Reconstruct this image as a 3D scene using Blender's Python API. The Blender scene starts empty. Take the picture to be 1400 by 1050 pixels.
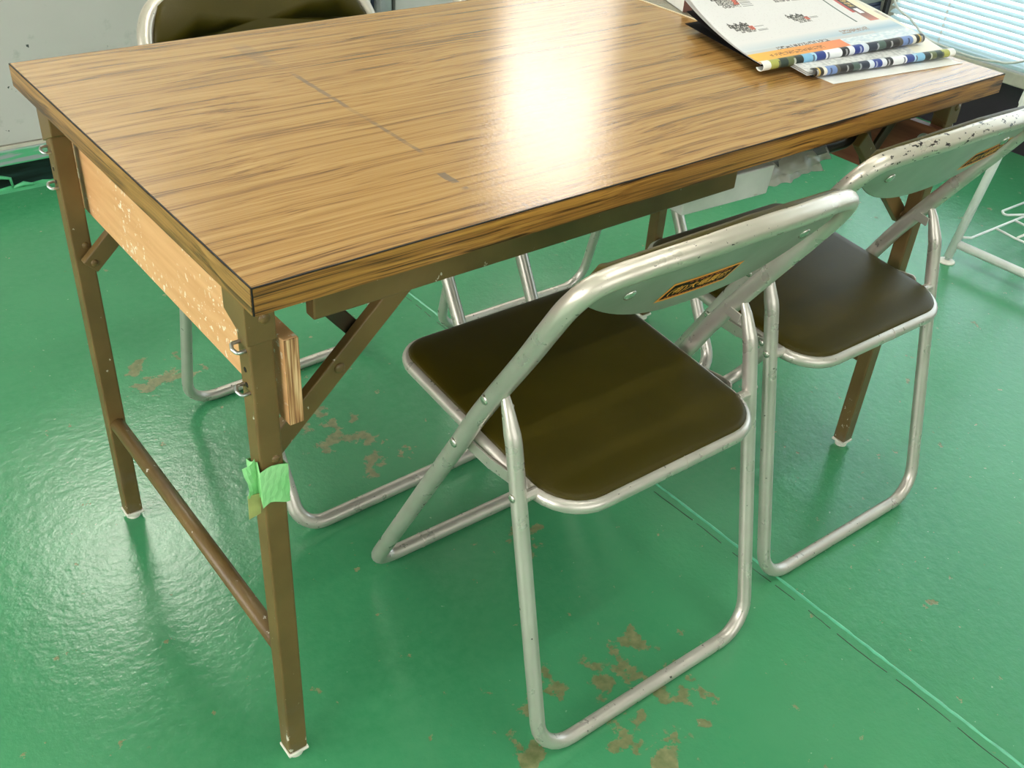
import bpy, math, random
import numpy as np
from mathutils import Vector, Matrix

random.seed(7)
rng = np.random.default_rng(11)
scene = bpy.context.scene
C = scene.collection

# ------------------------------------------------------------------ camera
FPX = 1388.267
cam_d = bpy.data.cameras.new('camera')
cam_d.sensor_fit = 'HORIZONTAL'
cam_d.sensor_width = 36.0
cam_d.lens = FPX / 1400.0 * 36.0
cam_d.clip_start = 0.02
cam_o = bpy.data.objects.new('camera', cam_d)
C.objects.link(cam_o)
_r = Vector((0.784928489, -0.616340162, 0.063340920))
_u = Vector((0.313161201, 0.482863895, 0.817785131))
_w = Vector((0.534618863, 0.622066929, -0.572027453))
_c = Vector((-0.29904710, -0.68185977, 1.12220581))
cam_o.matrix_world = Matrix(((_r.x, _u.x, -_w.x, _c.x), (_r.y, _u.y, -_w.y, _c.y),
                             (_r.z, _u.z, -_w.z, _c.z), (0, 0, 0, 1)))
scene.camera = cam_o

# ------------------------------------------------------------------ world, exposure
world = bpy.data.worlds.new('world')
scene.world = world
world.use_nodes = True
world.node_tree.nodes['Background'].inputs[0].default_value = (0.9, 0.95, 1.0, 1)
world.node_tree.nodes['Background'].inputs[1].default_value = 0.6
scene.view_settings.view_transform = 'Standard'
scene.view_settings.look = 'None'
scene.view_settings.gamma = 1.0
scene.view_settings.exposure = 0.36
scene.view_settings.use_curve_mapping = False
scene.cycles.use_denoising = True
scene.cycles.max_bounces = 8
scene.cycles.sample_clamp_indirect = 6.0

# light strengths (lamps and lit window panes of the room, added fill)
TUBE_E = 62.0        # fluorescent tubes
WIN_BACK_E = 4.6     # frosted panes of the tall window
PANEL_E = 23.0        # ceiling light panel beyond the partition
WIN_RIGHT_E = 1.8    # daylight behind the blind
WIN_LEFT_E = 5.2     # window in the left wall
FILL_FRONT_E = 2.2    # added fill window, unseen behind the photographer


# ------------------------------------------------------------------ helpers
def lin(c):
    r = []
    for v in c[:3]:
        v = v / 255.0
        r.append(v / 12.92 if v <= 0.04045 else ((v + 0.055) / 1.055) ** 2.4)
    return (r[0], r[1], r[2], 1.0)


class NT:
    """small node-tree builder around a Principled material"""
    def __init__(self, name, base=(128, 128, 128), rough=0.5, metal=0.0, spec=0.5):
        self.m = bpy.data.materials.new(name)
        self.m.use_nodes = True
        self.t = self.m.node_tree
        self.b = self.t.nodes['Principled BSDF']
        self.b.inputs['Base Color'].default_value = lin(base)
        self.b.inputs['Roughness'].default_value = rough
        self.b.inputs['Metallic'].default_value = metal
        self.b.inputs['Specular IOR Level'].default_value = spec
        self._co = None

    def n(self, typ, **kw):
        nd = self.t.nodes.new(typ)
        for k, v in kw.items():
            setattr(nd, k, v)
        return nd

    def l(self, a, b):
        self.t.links.new(a, b)

    def coord(self, kind='Object'):
        if self._co is None:
            self._co = self.n('ShaderNodeTexCoord')
        return self._co.outputs[kind]

    def mapping(self, scale=(1, 1, 1), loc=(0, 0, 0), rot=(0, 0, 0), src=None):
        mp = self.n('ShaderNodeMapping')
        mp.inputs['Scale'].default_value = scale
        mp.inputs['Location'].default_value = loc
        mp.inputs['Rotation'].default_value = rot
        self.l(src if src is not None else self.coord(), mp.inputs['Vector'])
        return mp.outputs[0]

    def noise(self, vec, scale=5, detail=4, rough=0.5, dist=0.0):
        nd = self.n('ShaderNodeTexNoise')
        nd.inputs['Scale'].default_value = scale
        nd.inputs['Detail'].default_value = detail
        nd.inputs['Roughness'].default_value = rough
        nd.inputs['Distortion'].default_value = dist
        self.l(vec, nd.inputs['Vector'])
        return nd.outputs[0]

    def ramp(self, fac, stops, interp='LINEAR'):
        nd = self.n('ShaderNodeValToRGB')
        cr = nd.color_ramp
        cr.interpolation = interp
        while len(cr.elements) < len(stops):
            cr.elements.new(0.5)
        for e, (p, c) in zip(cr.elements, stops):
            e.position = p
            e.color = lin(c) if max(c) > 1.0 or len(c) == 3 else c
        self.l(fac, nd.inputs[0])
        return nd.outputs[0]

    def bw(self, fac, lo, hi):
        nd = self.n('ShaderNodeMapRange')
        nd.inputs[1].default_value = lo
        nd.inputs[2].default_value = hi
        self.l(fac, nd.inputs[0])
        return nd.outputs[0]

    def mix(self, fac, a, b, mode='MIX'):
        nd = self.n('ShaderNodeMix', data_type='RGBA', blend_type=mode)
        for s, v in ((nd.inputs['Factor'], fac), (nd.inputs['A'], a), (nd.inputs['B'], b)):
            if hasattr(v, 'is_output'):
                self.l(v, s)
            elif isinstance(v, (int, float)):
                s.default_value = v
            else:
                s.default_value = lin(v)
        # colour sockets live at the RGBA inputs
        return nd.outputs['Result']

    def math(self, op, a, b=None):
        nd = self.n('ShaderNodeMath', operation=op)
        for i, v in enumerate((a, b)):
            if v is None:
                continue
            if hasattr(v, 'is_output'):
                self.l(v, nd.inputs[i])
            else:
                nd.inputs[i].default_value = v
        return nd.outputs[0]

    def bump(self, h, strength=0.2, dist=0.001):
        nd = self.n('ShaderNodeBump')
        nd.inputs['Strength'].default_value = strength
        nd.inputs['Distance'].default_value = dist
        self.l(h, nd.inputs['Height'])
        self.l(nd.outputs[0], self.b.inputs['Normal'])

    def set(self, sock, v):
        self.l(v, self.b.inputs[sock])


def mix_fix(nt, fac, a, b, mode='MIX'):
    """Mix node with RGBA sockets addressed by index (A=6, B=7, Result=2)"""
    nd = nt.n('ShaderNodeMix', data_type='RGBA', blend_type=mode)
    for i, v in ((0, fac), (6, a), (7, b)):
        s = nd.inputs[i]
        if hasattr(v, 'is_output'):
            nt.l(v, s)
        elif isinstance(v, (int, float)):
            s.default_value = v
        else:
            s.default_value = lin(v)
    return nd.outputs[2]


NT.mix = mix_fix

M = {}


def plain(name, base, rough=0.5, metal=0.0, spec=0.5, var=0.12, scale=30.0):
    nt = NT(name, base, rough, metal, spec)
    f = nt.noise(nt.mapping(), scale, 4, 0.6)
    dark = tuple(int(v * (1 - var)) for v in base)
    light = tuple(min(255, int(v * (1 + var * 0.6))) for v in base)
    nt.set('Base Color', nt.ramp(f, [(0.3, dark), (0.7, light)]))
    M[name] = nt.m
    return nt


def emit(name, col, e):
    nt = NT(name, (255, 255, 255), 0.4)
    nt.b.inputs['Emission Color'].default_value = lin(col)
    nt.b.inputs['Emission Strength'].default_value = e
    M[name] = nt.m
    return nt


def new_mesh(name, verts, faces, smooth=False):
    me = bpy.data.meshes.new(name)
    me.from_pydata([tuple(map(float, v)) for v in verts], [], faces)
    me.update()
    if smooth:
        me.polygons.foreach_set('use_smooth', [True] * len(me.polygons))
    return me


def link(name, me, mat=None, parent=None):
    o = bpy.data.objects.new(name, me)
    C.objects.link(o)
    if mat is not None:
        me.materials.append(M[mat] if isinstance(mat, str) else mat)
    if parent is not None:
        o.parent = parent
    return o


def tag(o, label=None, cat=None, group=None, kind=None):
    if label: o['label'] = label
    if cat: o['category'] = cat
    if group: o['group'] = group
    if kind: o['kind'] = kind
    return o


def thing(name, label, cat, loc=(0, 0, 0), rz=0.0, group=None):
    o = bpy.data.objects.new(name, None)
    o.empty_display_size = 0.05
    C.objects.link(o)
    o.location = loc
    o.rotation_euler = (0, 0, rz)
    return tag(o, label, cat, group)


class MB:
    """collects shapes into one mesh"""
    def __init__(self):
        self.v, self.f, self.s = [], [], []

    def add(self, v, f, smooth=False):
        o = len(self.v)
        self.v += [tuple(map(float, p)) for p in v]
        self.f += [tuple(i + o for i in q) for q in f]
        self.s += [smooth] * len(f)
        return self

    def box(self, x0, x1, y0, y1, z0, z1):
        v = [(x, y, z) for z in (z0, z1) for y in (y0, y1) for x in (x0, x1)]
        return self.add(v, [(0, 2, 3, 1), (4, 5, 7, 6), (0, 1, 5, 4), (2, 6, 7, 3), (0, 4, 6, 2), (1, 3, 7, 5)])

    def obox(self, a, b, w, h, up=(0, 0, 1)):
        """bar from a to b, width w across, height h along up"""
        a, b, up = Vector(a), Vector(b), Vector(up)
        d = (b - a).normalized()
        s = d.cross(up).normalized()
        t = s.cross(d).normalized()
        v = []
        for p in (a, b):
            for i, j in ((-1, -1), (1, -1), (1, 1), (-1, 1)):
                v.append(p + s * (w / 2 * i) + t * (h / 2 * j))
        return self.add(v, [(0, 1, 2, 3), (7, 6, 5, 4), (0, 4, 5, 1), (1, 5, 6, 2), (2, 6, 7, 3), (3, 7, 4, 0)])

    def tube(self, pts, r, closed=False, seg=12, caps=True, flat=None):
        P = [Vector(p) for p in pts]
        n = len(P)
        T = []
        for i in range(n):
            a = P[(i - 1) % n] if (closed or i > 0) else P[i]
            b = P[(i + 1) % n] if (closed or i < n - 1) else P[i]
            T.append((b - a).normalized())
        ref = Vector((0, 0, 1)) if abs(T[0].z) < 0.9 else Vector((1, 0, 0))
        nrm = (ref - T[0] * ref.dot(T[0])).normalized()
        v, f = [], []
        for i in range(n):
            nrm = (nrm - T[i] * nrm.dot(T[i])).normalized()
            bn = T[i].cross(nrm)
            rr = r[i] if isinstance(r, (list, tuple)) else r
            for k in range(seg):
                a = 2 * math.pi * k / seg
                off = nrm * (math.cos(a) * rr) + bn * (math.sin(a) * rr)
                if flat and flat[i] != 1.0:      # squash along world x
                    off.x *= flat[i]
                v.append(P[i] + off)
        m = n if closed else n - 1
        # closed tubes: find best rotation offset to avoid twist
        shift = 0
        if closed:
            best = 1e9
            for s in range(seg):
                d = sum((Vector(v[(n - 1) * seg + k]) - Vector(v[(k + s) % seg])).length for k in range(seg))
                if d < best:
                    best, shift = d, s
        for i in range(m):
            j = (i + 1) % n
            sh = shift if (closed and j == 0) else 0
            for k in range(seg):
                k2 = (k + 1) % seg
                f.append((i * seg + k, i * seg + k2, j * seg + (k2 + sh) % seg, j * seg + (k + sh) % seg))
        if not closed and caps:
            f.append(tuple(range(seg))[::-1])
            f.append(tuple((n - 1) * seg + k for k in range(seg)))
        return self.add(v, f, True)

    def cyl(self, c, axis, r, h, seg=14, dome=0.0):
        """disc/cylinder from c along axis, optional domed end (rivet)"""
        c, ax = Vector(c), Vector(axis).normalized()
        ref = Vector((0, 0, 1)) if abs(ax.z) < 0.9 else Vector((1, 0, 0))
        s = ax.cross(ref).normalized()
        t = ax.cross(s)
        rings = [(r, 0.0), (r, h)]
        if dome:
            rings += [(r * 0.86, h + dome * 0.5), (r * 0.5, h + dome * 0.87), (r * 0.12, h + dome)]
        v, f = [], []
        for rr, hh in rings:
            for k in range(seg):
                a = 2 * math.pi * k / seg
                v.append(c + ax * hh + s * (rr * math.cos(a)) + t * (rr * math.sin(a)))
        for i in range(len(rings) - 1):
            for k in range(seg):
                k2 = (k + 1) % seg
                f.append((i * seg + k, i * seg + k2, (i + 1) * seg + k2, (i + 1) * seg + k))
        f.append(tuple(range(seg))[::-1])
        f.append(tuple((len(rings) - 1) * seg + k for k in range(seg)))
        return self.add(v, f, bool(dome))

    def build(self, name, mat, parent=None, bevel=0.0, bseg=2):
        me = bpy.data.meshes.new(name)
        me.from_pydata(self.v, [], self.f)
        me.update()
        me.polygons.foreach_set('use_smooth', self.s)
        o = link(name, me, mat, parent)
        if bevel:
            b = o.modifiers.new('bevel', 'BEVEL')
            b.width = bevel
            b.segments = bseg
            b.limit_method = 'ANGLE'
        return o


def catmull(P, n=8, closed=False):
    P = [Vector(p) for p in P]
    out = []
    N = len(P)
    rngi = range(N) if closed else range(N - 1)
    for i in rngi:
        a = P[(i - 1) % N] if (closed or i > 0) else P[i] * 2 - P[i + 1]
        b, c = P[i], P[(i + 1) % N]
        d = P[(i + 2) % N] if (closed or i < N - 2) else c * 2 - b
        for k in range(n):
            t = k / n
            out.append(0.5 * ((2 * b) + (c - a) * t + (2 * a - 5 * b + 4 * c - d) * t * t + (3 * b - a - 3 * c + d) * t ** 3))
    if not closed:
        out.append(P[-1])
    return out


def fillet(P, R, n=7, closed=False):
    """round the corners of a polyline"""
    P = [Vector(p) for p in P]
    out = []
    N = len(P)
    for i in range(N):
        if not closed and i in (0, N - 1):
            out.append(P[i])
            continue
        r = R[i] if isinstance(R, (list, tuple)) else R
        a, b, c = P[(i - 1) % N], P[i], P[(i + 1) % N]
        d1, d2 = (a - b), (c - b)
        ang = d1.angle(d2)
        cut = min(r / math.tan(ang / 2), d1.length * 0.49, d2.length * 0.49)
        rr = cut * math.tan(ang / 2)
        d1.normalize(); d2.normalize()
        p1, p2 = b + d1 * cut, b + d2 * cut
        bis = (d1 + d2).normalized()
        cen = b + bis * (rr / math.sin(ang / 2))
        v1, v2 = p1 - cen, p2 - cen
        tot = v1.angle(v2)
        for k in range(n + 1):
            t = k / n
            out.append(cen + (v1 * math.sin((1 - t) * tot) + v2 * math.sin(t * tot)) / math.sin(tot))
    return out


def offset2d(pts, d):
    """move a closed CCW 2d outline inward by d"""
    n = len(pts)
    out = []
    for i in range(n):
        a, b, c = pts[i - 1], pts[i], pts[(i + 1) % n]
        t = Vector((c[0] - a[0], c[1] - a[1]))
        t.normalize()
        out.append((b[0] - t.y * d, b[1] + t.x * d))
    return out


def pillow(outline, layers, fn):
    """stack of inset outlines; layers = [(inset, height)], fn maps (u, v, h) to 3d; closed both ends"""
    v, f = [], []
    n = len(outline)
    for ins, h in layers:
        for q in offset2d(outline, ins):
            v.append(fn(q[0], q[1], h))
    for i in range(len(layers) - 1):
        for k in range(n):
            k2 = (k + 1) % n
            f.append((i * n + k, i * n + k2, (i + 1) * n + k2, (i + 1) * n + k))
    bot = offset2d(outline, layers[0][0])
    bx = sum(p[0] for p in bot) / n
    by = sum(p[1] for p in bot) / n
    prevb = 0
    for sc_ in (0.8, 0.6, 0.4, 0.2):
        o = len(v)
        for q in bot:
            v.append(fn(bx + (q[0] - bx) * sc_, by + (q[1] - by) * sc_, layers[0][1]))
        for k in range(n):
            k2 = (k + 1) % n
            f.append((prevb + k2, prevb + k, o + k, o + k2))
        prevb = o
    v.append(fn(bx, by, layers[0][1]))
    for k in range(n):
        f.append((prevb + (k + 1) % n, prevb + k, len(v) - 1))
    # fan the top from an inner scaled ring to the centre
    base = (len(layers) - 1) * n
    top = offset2d(outline, layers[-1][0])
    cx = sum(p[0] for p in top) / n
    cy = sum(p[1] for p in top) / n
    hh = layers[-1][1]
    prev = base
    for s, dh in ((0.66, 0.0006), (0.33, 0.0009)):
        o = len(v)
        for q in top:
            v.append(fn(cx + (q[0] - cx) * s, cy + (q[1] - cy) * s, hh + dh))
        for k in range(n):
            k2 = (k + 1) % n
            f.append((prev + k, prev + k2, o + k2, o + k))
        prev = o
    v.append(fn(cx, cy, hh + 0.001))
    ci = len(v) - 1
    for k in range(n):
        f.append((prev + k, prev + (k + 1) % n, ci))
    return v, f


def rrect(x0, x1, y0, y1, r, n=7):
    rs = r if isinstance(r, (list, tuple)) else [r] * 4
    P = fillet([(x0, y0, 0), (x1, y0, 0), (x1, y1, 0), (x0, y1, 0)], rs, n, True)
    return [(p.x, p.y) for p in P]


# ------------------------------------------------------------------ materials
def make_materials():
    # ---- green painted concrete floor
    nt = NT('floor_paint', (60, 148, 98), 0.3)
    co = nt.mapping()
    big = nt.noise(co, 2.2, 4, 0.55)
    fine = nt.noise(co, 60, 5, 0.6)
    col = nt.ramp(big, [(0.3, (52, 134, 88)), (0.55, (66, 144, 98)), (0.75, (78, 152, 106))])
    col = nt.mix(nt.bw(fine, 0.35, 0.75), col, (72, 146, 100))
    # worn patches: discs around the chairs' feet broken up by noise
    sep = nt.n('ShaderNodeSeparateXYZ')
    nt.l(nt.coord(), sep.inputs[0])
    region = None
    spots = [(0.185, 0.933, .07), (0.256, 0.931, .05), (0.406, 0.561, .07), (0.416, 0.481, .05), (0.395, 0.672, .07),
             (0.372, -0.041, .05), (0.422, -0.091, .06), (0.482, -0.087, .05), (0.405, -0.167, .06),
             (0.487, -0.167, .05), (0.273, -0.10, .05), (0.39, -0.223, .05), (0.50, 0.20, .05)]
    for x, y, r in spots:
        dx = nt.math('SUBTRACT', sep.outputs[0], x)
        dy = nt.math('SUBTRACT', sep.outputs[1], y)
        d2 = nt.math('ADD', nt.math('MULTIPLY', dx, dx), nt.math('MULTIPLY', dy, dy))
        g = nt.math('SUBTRACT', 1.0, nt.math('DIVIDE', d2, r * r * 1.7))
        g = nt.math('MAXIMUM', g, 0.0)
        region = g if region is None else nt.math('MAXIMUM', region, g)
    blot = nt.noise(nt.mapping((1, 1, 1), (3.3, 1.7, 0)), 24, 5, 0.62)
    field = nt.math('ADD', nt.math('MULTIPLY', region, 0.17), blot)
    mask = nt.bw(field, 0.665, 0.69)
    flecks = nt.bw(nt.noise(nt.mapping((1, 1, 1), (9.1, 0, 0)), 70, 3, 0.55), 0.70, 0.715)
    nearm = nt.math('MULTIPLY', flecks, nt.bw(nt.noise(co, 3.0, 2), 0.42, 0.6))
    mask2 = nt.math('MAXIMUM', mask, nt.math('MULTIPLY', nearm, 0.6))
    worn = nt.ramp(nt.noise(co, 90, 4), [(0.3, (92, 106, 62)), (0.7, (134, 138, 96))])
    col = nt.mix(mask2, col, worn)
    white = nt.bw(nt.noise(nt.mapping((1, 1, 1), (1.1, 7.7, 0)), 110, 2, 0.5), 0.755, 0.765)
    col = nt.mix(nt.math('MULTIPLY', white, 0.7), col, (150, 190, 160))
    nt.set('Base Color', col)
    rr = nt.math('ADD', nt.math('MULTIPLY', mask2, 0.35), nt.bw(big, -1.2, 3.2))
    nt.set('Roughness', nt.math('MULTIPLY', rr, 0.52))
    relief = nt.math('ADD', nt.math('MULTIPLY', nt.noise(co, 150, 4, 0.6), 0.6), nt.noise(co, 55, 3, 0.5))
    relief = nt.math('SUBTRACT', relief, nt.math('MULTIPLY', mask2, 0.25))
    nt.bump(relief, 0.42, 0.0014)
    M['floor_paint'] = nt.m

    # ---- wood print of the table top and of the edge bands
    def wood(name, along, cols, lo, hi, rough, seed, fine=1.0, marks=False):
        nt = NT(name, cols[1], rough)
        sc = [60.0 * fine] * 3
        sc[along] = 1.0
        warp = nt.noise(nt.mapping(tuple(3.0 if i == along else 7.0 for i in range(3)), (seed, 0, 0)), 1.0, 2, 0.5)
        src = nt.coord()
        add = nt.n('ShaderNodeVectorMath', operation='ADD')
        nt.l(src, add.inputs[0])
        comb = nt.n('ShaderNodeCombineXYZ')
        for i in range(3):
            if i != along:
                nt.l(nt.math('MULTIPLY', warp, 0.03), comb.inputs[i])
        nt.l(comb.outputs[0], add.inputs[1])
        w = add.outputs[0]
        g1 = nt.noise(nt.mapping(tuple(sc), (seed, seed, 0), src=w), 1.0, 6, 0.62)
        sc2 = [260.0 * fine] * 3
        sc2[along] = 3.0
        g2 = nt.noise(nt.mapping(tuple(sc2), (0, seed, 0), src=w), 1.0, 4, 0.6)
        sc3 = [14.0] * 3
        sc3[along] = 0.9
        g3 = nt.noise(nt.mapping(tuple(sc3), (seed, 2, 0), src=w), 1.0, 3, 0.5)
        # cathedral rings
        rings = nt.math('FRACT', nt.math('MULTIPLY', g3, 9.0))
        rings = nt.bw(nt.math('ABSOLUTE', nt.math('SUBTRACT', rings, 0.5)), 0.30, 0.5)
        tot = nt.math('ADD', nt.math('MULTIPLY', g1, 0.60), nt.math('MULTIPLY', g2, 0.40))
        tot = nt.math('SUBTRACT', tot, nt.math('MULTIPLY', rings, 0.045))
        col = nt.ramp(nt.bw(tot, lo, hi), [(0.0, cols[2]), (0.42, cols[1]), (1.0, cols[0])])
        rough_sock = nt.bw(g2, -1.4, 2.4)
        if marks:
            sp = nt.n('ShaderNodeSeparateXYZ')
            nt.l(src, sp.inputs[0])
            X, Y = sp.outputs[0], sp.outputs[1]

            def band(sock, a, b, soft):
                m1 = nt.bw(sock, a - soft, a)
                m2 = nt.bw(sock, b + soft, b)
                return nt.math('MULTIPLY', m1, m2)
            ragged = nt.noise(nt.mapping((300, 45, 1), (4, 0, 0)), 1.0, 3, 0.6)
            xw = nt.math('ADD', X, nt.math('MULTIPLY', nt.math('SUBTRACT', ragged, 0.5), 0.006))
            line = band(xw, 0.2775, 0.2825, 0.001)
            seg = nt.math('MAXIMUM', nt.math('MAXIMUM', band(Y, 0.325, 0.452, .01), band(Y, 0.172, 0.262, .012)),
                          nt.math('MULTIPLY', band(Y, 0.262, 0.325, .002), 0.35))
            tiny = nt.math('MULTIPLY', nt.math('MULTIPLY', band(xw, 0.262, 0.270, .001), band(Y, 0.045, 0.118, .004)),
                           nt.bw(nt.noise(nt.mapping((20, 70, 1)), 1.0, 2), 0.5, 0.58))
            ghost = nt.math('MULTIPLY', nt.math('MULTIPLY', band(X, 0.265, 0.28, .006), band(Y, 0.50, 0.575, .02)), 0.28)
            wear = nt.bw(nt.noise(nt.mapping((30, 60, 1), (0, 9, 0)), 1.0, 4, 0.65), 0.30, 0.5)
            mk = nt.math('MULTIPLY', nt.math('MULTIPLY', line, seg), nt.math('MULTIPLY', wear, 0.62))
            mk = nt.math('MAXIMUM', mk, nt.math('MAXIMUM', nt.math('MULTIPLY', tiny, 0.8), ghost))
            scr = nt.math('MULTIPLY', band(X, 0.285, 0.325, .004), band(Y, 0.004, 0.013, .002))
            scr = nt.math('MULTIPLY', scr, nt.bw(nt.noise(nt.mapping((260, 40, 1)), 1.0, 2), 0.5, 0.6))
            mk = nt.math('MAXIMUM', mk, nt.math('MULTIPLY', scr, 0.6))
            col = nt.mix(mk, col, (112, 98, 84))
        nt.set('Base Color', col)
        nt.set('Roughness', nt.math('MULTIPLY', rough_sock, rough * 2.0))
        nt.bump(nt.math('ADD', nt.noise(nt.mapping((1, 1, 1)), 220, 3, 0.6), nt.math('MULTIPLY', g2, 0.6)), 0.16, 0.0008)
        M[name] = nt.m
    wood('wood_top', 0, [(190, 151, 93), (168, 126, 71), (100, 68, 36)], 0.36, 0.64, 0.16, 3.1, 1.9, True)
    wood('wood_edge_front', 0, [(188, 138, 64), (144, 98, 44), (50, 30, 14)], 0.40, 0.60, 0.36, 8.4, 2.4)
    wood('wood_edge_side', 1, [(178, 134, 76), (142, 102, 52), (70, 48, 26)], 0.40, 0.60, 0.36, 5.2, 2.0)

    # ---- board laminates
    nt = NT('pale_board', (226, 182, 128), 0.45)
    sp = nt.bw(nt.noise(nt.mapping((1, 1, 1)), 120, 3, 0.6), 0.615, 0.63)
    reg = nt.bw(nt.noise(nt.mapping((1, 5, 5), (2, 0, 0)), 1.6, 2), 0.40, 0.56)
    base = nt.ramp(nt.noise(nt.mapping((4, 3, 30)), 3, 4), [(0.3, (214, 158, 106)), (0.7, (230, 180, 128))])
    nt.set('Base Color', nt.mix(nt.math('MULTIPLY', sp, reg), base, (246, 232, 206)))
    M['pale_board'] = nt.m
    nt = NT('red_board', (140, 84, 58), 0.5)
    base = nt.ramp(nt.noise(nt.mapping((40, 3, 40)), 2, 5), [(0.3, (112, 62, 42)), (0.7, (158, 98, 68))])
    nt.set('Base Color', base)
    M['red_board'] = nt.m
    nt = NT('ply_edge', (196, 150, 100), 0.7)
    nt.set('Base Color', nt.ramp(nt.noise(nt.mapping((420, 20, 14)), 1, 3), [(0.36, (116, 72, 40)), (0.5, (190, 140, 92)), (0.65, (236, 200, 150))]))
    M['ply_edge'] = nt.m

    # ---- brown enamelled steel of the table frame
    nt = NT('brown_enamel', (98, 82, 52), 0.38)
    b1 = nt.ramp(nt.noise(nt.mapping(), 14, 4), [(0.3, (102, 80, 44)), (0.7, (122, 97, 56))])
    sp = nt.n('ShaderNodeSeparateXYZ')
    nt.l(nt.coord(), sp.inputs[0])
    low = nt.bw(sp.outputs[2], 0.13, 0.02)
    chip = nt.bw(nt.math('ADD', nt.noise(nt.mapping((1, 1, 0.6)), 90, 4, 0.6), nt.math('MULTIPLY', low, 0.09)), 0.70, 0.72)
    scuff = nt.math('MULTIPLY', low, nt.bw(nt.noise(nt.mapping(), 40, 4), 0.45, 0.7))
    b2 = nt.mix(nt.math('MULTIPLY', scuff, 0.5), b1, (120, 108, 96))
    nt.set('Base Color', nt.mix(chip, b2, (214, 205, 190)))
    M['brown_enamel'] = nt.m
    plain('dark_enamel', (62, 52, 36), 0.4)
    plain('white_cap', (238, 234, 222), 0.4, var=0.05)
    plain('zinc', (210, 212, 212), 0.28, 0.9, var=0.1)
    plain('black_gap', (10, 9, 9), 0.6)

    # ---- chairs
    def chair_paint(name, chips, warm):
        nt = NT(name, (204, 198, 188), 0.30, 0.6)
        v = nt.noise(nt.mapping(), 16, 4)
        c0 = nt.ramp(v, [(0.3, (200, 193, 183)), (0.7, (214, 207, 198))])
        sp = nt.n('ShaderNodeSeparateXYZ')
        nt.l(nt.coord(), sp.inputs[0])
        hi = nt.bw(sp.outputs[2], 0.60, 0.69)
        lo = nt.bw(sp.outputs[2], 0.05, 0.0)
        f = nt.noise(nt.mapping((0.6, 1, 1), (warm, 0, 0)), 185, 4, 0.62)
        f = nt.math('ADD', f, nt.math('MULTIPLY', hi, chips))
        f = nt.math('ADD', f, nt.math('MULTIPLY', lo, 0.035))
        chipm = nt.bw(f, 0.706, 0.709)
        nt.set('Base Color', nt.mix(chipm, nt.mix(nt.math('MULTIPLY', hi, 0.35), c0, (212, 200, 176)), (34, 24, 26)))
        nt.set('Metallic', nt.math('MULTIPLY', nt.math('SUBTRACT', 1.0, chipm), 0.6))
        nt.set('Roughness', nt.bw(nt.noise(nt.mapping(), 40, 3), -0.35, 2.2))
        M[name] = nt.m
    chair_paint('chair_silver', 0.035, 0.0)
    chair_paint('chair_silver_chipped', 0.10, 4.0)
    nt = NT('plate_green_grey', (150, 158, 140), 0.3, 0.35)  # green of the reflected floor is mixed into the plate colour
    nt.set('Base Color', nt.ramp(nt.noise(nt.mapping(), 20, 3), [(0.3, (142, 150, 132)), (0.7, (160, 166, 150))]))
    M['plate_green_grey'] = nt.m
    nt = NT('olive_vinyl', (62, 54, 4), 0.46, 0.0, 0.22)
    nt.set('Base Color', nt.ramp(nt.noise(nt.mapping(), 9, 4), [(0.3, (56, 49, 3)), (0.7, (66, 57, 6))]))
    nt.bump(nt.noise(nt.mapping(), 420, 2, 0.5), 0.12, 0.0006)
    M['olive_vinyl'] = nt.m
    plain('rivet_steel', (205, 203, 192), 0.25, 0.85, var=0.1)
    plain('sticker_orange', (255, 158, 58), 0.5, var=0.04)
    plain('sticker_black', (22, 8, 8), 0.5, spec=0.1, var=0.1)
    plain('sticker_red', (206, 78, 34), 0.4, var=0.05)
    plain('sticker_yellow', (255, 170, 66), 0.5, var=0.04)

    # ---- room
    nt = NT('steel_panel', (186, 200, 192), 0.45)
    b0 = nt.ramp(nt.noise(nt.mapping(), 2.5, 3), [(0.3, (186, 182, 176)), (0.7, (200, 195, 190))])
    f = nt.noise(nt.mapping((1, 1, 1.0)), 38, 3, 0.55)
    b1 = nt.mix(nt.bw(f, 0.712, 0.725), b0, (60, 66, 62))
    f2 = nt.noise(nt.mapping((1, 1, 1.0), (5, 0, 0)), 22, 4, 0.6)
    b1 = nt.mix(nt.math('MULTIPLY', nt.bw(f2, 0.62, 0.75), 0.4), b1, (140, 148, 136))
    nt.set('Base Color', b1)
    M['steel_panel'] = nt.m
    plain('wall_paint', (206, 208, 200), 0.7, var=0.05, scale=4)
    plain('ceiling_paint', (222, 222, 216), 0.8, var=0.04, scale=4)
    nt = NT('ledge_grey', (150, 160, 158), 0.45)
    nt.set('Base Color', nt.ramp(nt.noise(nt.mapping((3, 30, 30)), 3, 4), [(0.46, (150, 158, 158)), (0.56, (86, 172, 124))]))
    M['ledge_grey'] = nt.m
    nt = NT('kick_black', (12, 18, 18), 0.3)
    nt.set('Base Color', nt.ramp(nt.noise(nt.mapping((4, 10, 40)), 2, 4), [(0.45, (8, 12, 13)), (0.7, (28, 46, 46))]))
    M['kick_black'] = nt.m
    plain('green_drip', (92, 184, 130), 0.35, var=0.06)
    plain('seam_light', (96, 190, 148), 0.3, var=0.12)
    plain('seam_dark', (30, 58, 36), 0.6, var=0.2, scale=60)
    plain('navy_steel', (44, 56, 78), 0.4, var=0.08)
    plain('cabinet_top', (118, 124, 114), 0.45, var=0.06)
    plain('dark_plum', (46, 38, 48), 0.5, var=0.15, scale=8)
    plain('beige_frame', (196, 192, 176), 0.45, var=0.06)
    plain('dark_gasket', (40, 42, 42), 0.5)
    plain('grey_post', (140, 146, 144), 0.45, var=0.06)
    plain('rack_white', (238, 240, 236), 0.35, var=0.04)
    plain('cable_grey', (224, 226, 220), 0.45, var=0.05)
    nt = NT('blind_slat', (214, 230, 232), 0.35)
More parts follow.
